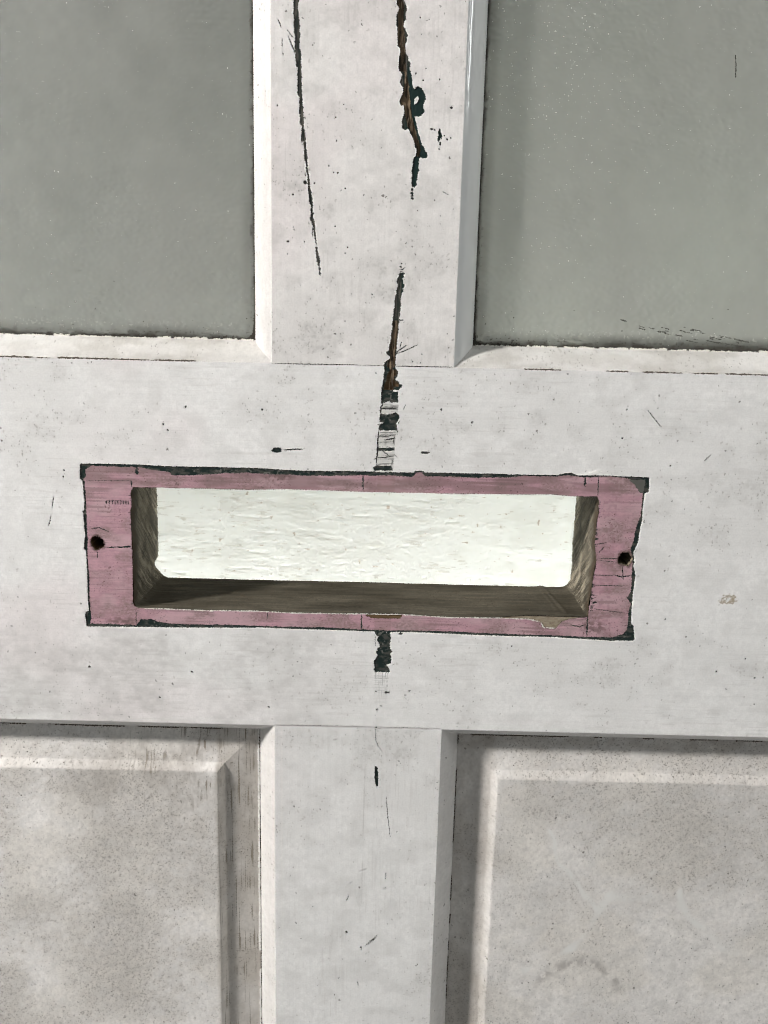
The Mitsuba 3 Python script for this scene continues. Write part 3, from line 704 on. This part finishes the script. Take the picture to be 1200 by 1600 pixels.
for (xa, za, xb, zb, sgn, n) in ((-107.9, -77, -107.9, -126, -1, 60), (91.3, -75, 91.8, -125, 1, 54)):
    for t in rng.random(n):
        x, z, l, h = xa + (xb - xa) * t - 0.5 * sgn, za + (zb - za) * t, 0.4 + abs(rng.normal(0, 0.7)), rng.uniform(0.15, 0.5)
        teeth.append(Polygon([(x, z - h), (x + sgn * (l + 0.5), z + rng.normal(0, 0.25)), (x, z + h)]))
teeth = unary_union(teeth)
pink = ragged(unary_union([G["PINK"], Polygon([(-127.2, -66.5), (-124.5, -64.8), (-105, -65.2), (-100, -70), (-126.6, -76)]), Polygon([(-125.5, -128), (-127.0, -135.6), (-108, -136.0), (-104, -131)])]).buffer(-0.2), 60, 0.35, 0.2).difference(unary_union([hole, screws, gouge, teeth, line_shapes(PATCH_MARKS, 61, 0.04)]))
m = slab(pink, 0.48, 0.645)
put("door__lock_rail__pink_paint", m, "pink", uv=flat_uv(m), label="faded pink undercoat bared round the letter slot")
lip = ragged(G["HOLE"].boundary.intersection(box(-104, -140, 76, -120)).buffer(0.16), 63, 0.35, 0.18)
put("door__lock_rail__paint_edge_001", slab(lip, 0.43, 0.5), "cream_putty", kind="stuff")
fold = ragged(Polygon([(110.3, -65.2), (103.5, -65.6), (106.0, -67.5), (108.2, -70.5), (110.0, -71.0)]), 64, 0.4, 0.15)
put("door__lock_rail__paint_flake", slab(fold, 0.3, 0.6), "grey_flake", label="grey folded paint in the pink corner")
for k, member in (("FLAKE1", "door__muntin"), ("FLAKE2", "door__muntin"), ("FLAKE3", "door__muntin"), ("FLAKE4", "door__lock_rail"), ("FLAKE5", "door__lock_rail")):
    m = slab(ragged(G[k], 70, 0.4, 0.08), 0.25, 0.65) if k != "FLAKE5" else slab(ragged(G[k], 70, 0.4, 0.05), -0.35, 0.0)
    put(numbered(member + "__paint_flake"), m, "fresh_white")


def slot_lining():
    """The sawn walls of the letter slot: a ring from the front edge to the back, rough with saw marks."""
    front = RING
    x0, z0, x1, z1 = front.bounds
    low = box(x0 + 1.0, z0 + 2.3, x1 - 1.3, z1 - 0.3)
    arcs = low.buffer(-5).buffer(5, 16)
    rear = unary_union([arcs, box(x0 + 1.0, z0 + 20, x1 - 1.3, z1 - 0.3)])
    n, k = 900, 64
    ring = np.array([front.exterior.interpolate(i / n, normalized=True).coords[0] for i in range(n)])
    s = np.linspace(0, front.exterior.length, n, endpoint=False)
    back = np.array([rear.exterior.interpolate(rear.exterior.project(Point(*q))).coords[0] for q in ring])
    d = np.roll(ring, -1, 0) - np.roll(ring, 1, 0)
    d /= np.linalg.norm(d, axis=1, keepdims=True)
    inward = np.c_[-d[:, 1], d[:, 0]]
    if front.exterior.is_ccw is False:
        inward = -inward
    ys = np.linspace(0.62, THICK, k)
    V = []
    for y in ys:
        t = (y - ys[0]) / (THICK - ys[0])
        q = ring * (1 - t) + back * t
        side = np.abs(inward[:, 0]) > 0.7
        saw = np.where(side, meshkit.noise(np.c_[(q[:, 1] + 0.9 * y) / 0.8, np.full(n, y / 14), q[:, 0] * 0 + 3]), meshkit.noise(np.c_[q[:, 0] / 14, np.full(n, y / 0.9), q[:, 0] * 0 + 8]))
        rough = meshkit.fbm(np.c_[q / 5.0, np.full(n, y / 5)], 3)
        j = np.maximum(-0.25, np.where(side, 0.42, 0.20) * (saw - 0.35) + np.where(side, 1.1, 0.5) * (rough - 0.4))
        # a bitten edge low on the left at the back, and two chisel cuts across the floor on the right
        bite = np.exp(-((q[:, 1] + 119.5) / 2.6) ** 2) * (q[:, 0] < x0 + 4) * max(0, t - 0.72) * 9
        cut = np.exp(-((q[:, 0] - 82.5 + 5.0 * t) / 0.9) ** 2) + 0.7 * np.exp(-((q[:, 0] - 79.0 + 3.0 * t) / 0.7) ** 2)
        j = j - np.minimum(bite, 2.0) + 0.5 * cut * (q[:, 1] < z0 + 6) * (t > 0.1)
        V.append(np.c_[q[:, 0] + inward[:, 0] * j, np.full(n, y), q[:, 1] + inward[:, 1] * j])
    i = np.arange(k * n).reshape(k, n)
    a, b, c, e = i[:-1], np.roll(i, -1, 1)[:-1], np.roll(i, -1, 1)[1:], i[1:]
    quads = np.stack([a, b, c, e], -1).reshape(-1, 4)
    return trimesh.Trimesh(np.vstack(V) / 1000 + [0, 0, Z0], np.vstack([quads[:, [0, 1, 2]], quads[:, [0, 2, 3]]]), process=False)


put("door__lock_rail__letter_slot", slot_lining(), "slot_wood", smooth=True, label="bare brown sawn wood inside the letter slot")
for (x, z, r) in ((-123.5, -98.75, 3.6), (104.7, -100.3, 3.65)):
    tube = trimesh.creation.annulus(r_min=r - 0.15, r_max=r + 0.6, height=0.012, sections=24)
    tube.apply_transform(trimesh.transformations.rotation_matrix(math.pi / 2, [1, 0, 0]))
    tube.apply_scale([0.001, 1, 0.001])
    tube.apply_translation([x / 1000, 0.0075, Z0 + z / 1000])
    put(numbered("door__lock_rail__screw_hole"), tube, "hole_dark")

# framing that runs on beyond the picture
for key, face in (("door__stile", box(OUT[0], BOTTOM, STILE[0] - 0.1, TOP)), ("door__stile_001", box(STILE[1] + 0.1, BOTTOM, OUT[1], TOP)),
                  ("door__top_rail", box(STILE[0], OPEN_TOP + 0.1, STILE[1], TOP)), ("door__bottom_rail", box(STILE[0], BOTTOM, STILE[1], OPEN_LOW - 0.1))):
    put(key, slab(face, 0, THICK), "white_plain")

# mouldings: a mitred, rounded strip on each side of each opening
MW, MD = 8.8, 14.0
tt = np.linspace(0, 1, 15)
PROFILE_PANE = np.r_[[[0.0, 0.0], [0.25, 0.9]], np.c_[0.25 + (MW - 0.25) * (0.36 * tt + 0.64 * np.sin(tt * math.pi / 2)), 0.9 + (MD - 0.9) * (0.36 * tt + 0.64 * (1 - np.cos(tt * math.pi / 2)))][1:]]
PROFILE_PANEL = np.r_[[[0.0, 0.0], [0.3, 0.45]], np.c_[0.3 + (MW - 0.3) * (0.85 * tt + 0.15 * np.sin(tt * math.pi / 2)), 0.45 + (MD - 0.45) * (0.85 * tt + 0.15 * (1 - np.cos(tt * math.pi / 2)))][1:]]


def strip(rect, side, profile, seed, rough=0.12):
    x0, z0, x1, z1 = rect
    ends = {"left": ((x0, z0), (x0, z1), (1, 0)), "right": ((x1, z1), (x1, z0), (-1, 0)), "bottom": ((x1, z0), (x0, z0), (0, 1)), "top": ((x0, z1), (x1, z1), (0, -1))}[side]
    A, B, nrm = (np.array(e, float) for e in ends)
    L = np.linalg.norm(B - A)
    d = (B - A) / L
    k = int(L / 1.5)
    rows = []
    for j, (w, y) in enumerate(profile):
        t = np.linspace(w, L - w, k)
        q = A + d * t[:, None] + nrm * w
        n1 = meshkit.fbm(np.c_[t / 9, np.full(k, j / 5), np.full(k, seed)], 3) - 0.5
        n2 = meshkit.noise(np.c_[t / 2.1, np.full(k, j / 2), np.full(k, seed + 7)]) - 0.5
        edge = 1.0 if 0 < j < len(profile) - 1 else 0.35
        rows.append(np.c_[q[:, 0] + nrm[0] * n1 * rough, y + edge * rough * (1.6 * n1 + 0.7 * n2), q[:, 1] + nrm[1] * n1 * rough])
    P = len(profile)
    i = np.arange(P * k).reshape(P, k)
    quads = np.stack([i[:-1, :-1], i[1:, :-1], i[1:, 1:], i[:-1, 1:]], -1).reshape(-1, 4)
    return trimesh.Trimesh(np.vstack(rows) / 1000 + [0, 0, Z0], np.vstack([quads[:, [0, 1, 2]], quads[:, [0, 2, 3]]])[:, ::-1], process=False)


PANE_L, PANE_R = (STILE[0], RAIL[0], UP[0], OPEN_TOP), (UP[1], RAIL[0], STILE[1], OPEN_TOP)
PANEL_L, PANEL_R = (STILE[0], OPEN_LOW, LO[0], RAIL[1]), (LO[1], OPEN_LOW, STILE[1], RAIL[1])
strip_keys = {}
for nm, rect, prof in (("pane_l", PANE_L, PROFILE_PANE), ("pane_r", PANE_R, PROFILE_PANE), ("panel_l", PANEL_L, PROFILE_PANEL), ("panel_r", PANEL_R, PROFILE_PANEL)):
    for side in ("left", "right", "bottom", "top"):
        key = numbered("door__moulding")
        mat = "white_bead" if nm.startswith("pane_") and side == "bottom" else "white_gloss" if (nm, side) == ("pane_r", "left") else "white_moulding"
        put(key, strip(rect, side, prof, len(strip_keys) + 1, 0.22 if mat == "white_bead" else 0.10), mat, smooth=True)
        strip_keys[nm, side] = key
for kk, lab in ((("pane_l", "bottom"), "grimy white bead with flaking putty along the frosted glass"), (("pane_r", "left"), "glossy pale grey moulding with a bright streak")):
    labels[strip_keys[kk]] = {"label": lab}


def shake(poly, seed, step, amp):
    return ragged(poly, seed, step, amp)


# putty lips and grime where the glass meets the moulding
rng = np.random.default_rng(88)
for (nm, side, x0, x1, zt) in (("pane_l", "bottom", -190, -57, RAIL[0] + MW), ("pane_r", "bottom", 37, 200, RAIL[0] + MW)):
    bits, x = [], x0
    while x < x1:
        w = rng.uniform(3, 16)
        h = rng.uniform(0.1, 0.6)
        bits.append(box(x, zt - 0.5, min(x + w, x1), zt + h))
        x += w + rng.uniform(0.2, 4.0)
    key = strip_keys[nm, side]
    putty = ragged(unary_union(bits), 90 + abs(int(x0)), 0.4, 0.30)
    put(key + "__putty", slab(putty, 13.0, 14.4), "cream_putty")
    dirt = ragged(unary_union([box(x0, zt - 0.2, x1, zt + 0.4)] + [box(a, zt, a + rng.uniform(1, 9), zt + rng.uniform(0.5, 1.1)) for a in rng.uniform(x0, x1 - 9, 16)]), 95, 0.4, 0.4)
    put(key + "__grime", slab(dirt, 13.72, 14.3), "grime")
    foot = ragged(unary_union([box(a, RAIL[0] - 0.15, a + rng.uniform(4, 18), RAIL[0] + rng.uniform(0.15, 0.5)) for a in rng.uniform(x0, x1 - 12, 14)]), 97, 0.5, 0.15)
    put(key + "__seam", slab(foot, -0.02, 0.5), "seam_dirt")
for (nm, side, xe, sgn) in (("pane_l", "right", UP[0] - MW, -1), ("pane_r", "left", UP[1] + MW, 1)):
    bits = [box(min(xe, xe + sgn * w), z, max(xe, xe + sgn * w) + 0.05, z + h) for z, h, w in zip(rng.uniform(-11, 135, 46), rng.uniform(1, 8, 46), rng.uniform(0.15, 0.55, 46))]
    corner = Polygon([(xe, -11.5), (xe + sgn * 5, -11.5), (xe + sgn * 1.6, -9.6), (xe + sgn * 0.6, -6), (xe, -3)])
    put(strip_keys[nm, side] + "__grime", slab(ragged(unary_union(bits + [corner]), 99, 0.4, 0.3), 13.75, 14.3), "grime")
for (nm, side, xe, sgn) in (("panel_l", "right", LO[0] - MW, -1), ("panel_r", "left", LO[1] + MW, 1)):
    bits = [box(min(xe, xe + sgn * w) - 0.1, z, max(xe, xe + sgn * w) + 0.1, z + h) for z, h, w in zip(rng.uniform(-360, -195, 26), rng.uniform(2, 9, 26), rng.uniform(0.08, 0.28, 26))]
    put(strip_keys[nm, side] + "__seam", slab(ragged(unary_union(bits), 101, 0.5, 0.14), 13.55, 14.0), "seam_dirt")
lips = [box(LO[0] - MW - 0.55 - w, z, LO[0] - MW - 0.25, z + h) for z, h, w in zip(rng.uniform(-365, -195, 22), rng.uniform(6, 26, 22), rng.uniform(0.1, 0.5, 22))]
put(strip_keys["panel_l", "right"] + "__paint_lip", slab(ragged(unary_union(lips), 107, 0.5, 0.16), 13.2, 14.0), "fresh_white")
for (nm, x0, x1) in (("panel_l", -190, -58), ("panel_r", 40, 205)):
    zt = RAIL[1] - MW
    bits = [box(x, zt - w, x + l, zt + 0.3) for x, l, w in zip(rng.uniform(x0, x1 - 20, 18), rng.uniform(3, 14, 18), rng.uniform(0.15, 0.5, 18))]
    put(strip_keys[nm, "top"] + "__seam", slab(ragged(unary_union(bits), 103, 0.5, 0.2), 13.55, 14.0), "seam_dirt")

# raised and fielded panels
for nm, rect, mat, fx, sd in (("left", PANEL_L, "white_panel_left", (-200, -50), 1), ("right", PANEL_R, "white_panel_right", (32, 215), 2)):
    x0, z0, x1, z1 = rect[0] + MW, rect[1] + MW, rect[2] - MW, rect[3] - MW

    def depth(X, Zz, x0=x0, x1=x1, z0=z0, z1=z1, sd=sd):
        wob = 0.5 * (meshkit.fbm(np.stack([X / 16, Zz / 16, X * 0 + sd], -1), 3) - 0.5) + 0.22 * (meshkit.noise(np.stack([X / 2.5, Zz / 2.5, X * 0 + sd], -1)) - 0.5)
        d = np.minimum(np.minimum(X - x0, x1 - X), np.minimum(Zz - z0, z1 - Zz)) + wob
        y = np.interp(d, [0, 0.3, 15.7, 16.1, 18.6, 19.1, 20.5], [MD + 0.1, MD - 0.1, 10.4, 10.1, 7.25, 7.02, 7.0])
        lump = meshkit.fbm(np.stack([X / 3.0, Zz / 3.0, X * 0 + sd + 4], -1), 3) - 0.5
        grain = meshkit.noise(np.stack([X / 0.9, Zz / 18, X * 0 + sd + 9], -1)) - 0.5
        return y + 0.16 * lump + 0.07 * grain
    xs = grid_lines(x0 - 5, x1 + 5, *((fx[0], x1 + 5) if nm == "left" else (x0 - 5, fx[1])), 0.45, 6)
    zs = grid_lines(z0 - 5, z1 + 5, -365, z1 + 5, 0.45, 8)
    put("door__panel" if nm == "left" else "door__panel_001", sheet(xs, zs, depth, back=26.0), mat, smooth=True,
        label="grey stained white panel lower left" if nm == "left" else "smeared white panel lower right with pale wipe marks")

# frosted panes with a fine hammered face
for nm, rect, fx, sd in (("left", PANE_L, (-165, -50), 11), ("right", PANE_R, (30, 175), 12)):
    x0, z0, x1, z1 = rect[0] + MW - 4, rect[1] + MW - 4, rect[2] - MW + 4, rect[3] - MW + 4

    def ripple(X, Zz, sd=sd):
        where = meshkit.fbm(np.stack([X / 38, Zz / 38, X * 0 + sd], -1), 2)
        a = 0.02 + 0.10 * np.clip((where - 0.52) / 0.2, 0, 1)
        return 14.25 + a * (meshkit.noise(np.stack([X / 1.5 + 0.35 * Zz, Zz / 1.1, X * 0 + sd], -1)) - 0.5) + 0.010 * meshkit.noise(np.stack([X / 0.7, Zz / 0.7, X * 0 + sd + 3], -1))
    xs = grid_lines(x0, x1, *((fx[0], x1) if nm == "left" else (x0, fx[1])), 0.5, 8)
    zs = grid_lines(z0, z1, z0, 145, 0.5, 10)
    key = "door__glass_pane" if nm == "left" else "door__glass_pane_001"
    put(key, sheet(xs, zs, ripple, back=18.5), "glass_" + nm, smooth=30, label="dim grey frosted glass pane" if nm == "left" else "paler greenish frosted glass pane with white beads for glints")
    # opaque white beads on the glass face, painting in the lamp glints
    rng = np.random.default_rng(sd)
    glint_beads = []
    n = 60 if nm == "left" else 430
    while len(glint_beads) < n:
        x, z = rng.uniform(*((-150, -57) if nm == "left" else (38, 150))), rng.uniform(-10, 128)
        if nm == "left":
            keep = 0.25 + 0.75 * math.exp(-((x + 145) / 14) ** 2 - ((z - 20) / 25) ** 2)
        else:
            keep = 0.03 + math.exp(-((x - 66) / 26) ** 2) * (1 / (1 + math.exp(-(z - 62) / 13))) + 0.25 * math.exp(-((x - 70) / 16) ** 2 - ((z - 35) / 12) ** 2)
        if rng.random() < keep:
            glint_beads.append((x, z, rng.uniform(0.08, 0.18) * (1.35 if rng.random() < 0.1 else 1)))
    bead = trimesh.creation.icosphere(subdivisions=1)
    put(key + "__seed", trimesh.util.concatenate([trimesh.Trimesh(bead.vertices * [r, 0.08, r * 1.1] / 1000 + [x / 1000, 0.01425, Z0 + z / 1000], bead.faces, process=False) for x, z, r in glint_beads]), "speck", smooth=True, kind="stuff")
    # dark flecks and scratches stuck to the pane
    fl = []
    for _ in range(26 if nm == "left" else 20):
        x, z = rng.uniform(*((-150, -58) if nm == "left" else (40, 150))), -11 + abs(rng.normal(0, 9))
        fl.append(Point(x, z).buffer(rng.uniform(0.12, 0.3)))
    if nm == "right":
        for _ in range(34):
            t = rng.random() ** 0.7
            x, z = 96 + 52 * t, -0.5 - 7.0 * t + rng.normal(0, 1.2)
            l = rng.uniform(0.6, 4.5) * (0.5 + t)
            fl.append(LineString([(x, z), (x + l, z - 0.18 * l + rng.normal(0, 0.1))]).buffer(rng.uniform(0.07, 0.2)))
        fl.append(LineString([(135, 104), (135.6, 100), (135.9, 96)]).buffer(0.15))
    put(key + "__fleck", slab(ragged(unary_union(fl), 120 + sd, 0.25, 0.08), 14.1, 14.3), "grime", kind="stuff")

# ------------------------------------------------------------------ the wall behind


def wall_depth(X, Zz):
    a, b = 0.92 * X + 0.38 * Zz, -0.38 * X + 0.92 * Zz
    h = 0.26 * meshkit.fbm(np.stack([X / 8, Zz / 4.5, X * 0 + 2], -1), 4) + 0.20 * meshkit.fbm(np.stack([X / 1.9, Zz / 1.4, X * 0 + 15], -1), 2) + 0.045 * meshkit.noise(np.stack([a / 2.6, b / 1.3, X * 0 + 5], -1)) + 0.012 * meshkit.noise(np.stack([X / 5, Zz / 1.2, X * 0 + 8], -1)) ** 2
    pit = np.clip(meshkit.noise(np.stack([X / 7, Zz / 2.2, X * 0 + 12], -1)) - 0.78, 0, 1) * 0.9
    return 200 - h + pit


put("wall", sheet(grid_lines(-900, 900, -190, 170, 0.75, 30), grid_lines(-1100, 1300, -215, -95, 0.6, 30), wall_depth, back=260), "wall_paint", smooth=True,
    label="rough white painted wall seen behind the door through the letter slot", category="wall")
# unseen posts added at both sides to stop light leaking round the door
for key, xa, xb in (("added_light_blocker__blocker_post", -460, -380), ("added_light_blocker__blocker_post_001", 360, 440)):
    put(key, slab(box(xa, BOTTOM, xb, TOP), 0.0, 185.0), "white_plain")
labels["added_light_blocker"] = {"label": "plain white posts added on either side of the door to block light", "category": "light blocker"}
# the lamps' holders, outside the picture
for key, c, r in (("work_lamp__socket", KEY + [0, 0, 0.085], 0.022), ("added_wall_lamp__socket", np.array([0.46, 0.10, 0.45 - 0.06]), 0.015)):
    cyl = trimesh.creation.cylinder(radius=r, height=0.07, sections=24)
    cyl.apply_translation(c)
    put(key, cyl, "fitting", smooth=30)
for key, c in (("strip_light__end_cap", [1.5, -0.6, 1.5]), ("strip_light__end_cap_001", [1.5, -0.6, 2.3])):
    put(key, trimesh.creation.icosphere(subdivisions=2, radius=0.033).apply_translation(c), "fitting", smooth=True)
labels["work_lamp"] = {"label": "bare round bulb in a grey socket up to the left of the door", "category": "lamp"}
labels["strip_light"] = {"label": "upright fluorescent tube to the right in front of the door", "category": "lamp"}
labels["added_wall_lamp"] = {"label": "unseen horizontal tube added low behind the door to brighten the white wall", "category": "lamp"}
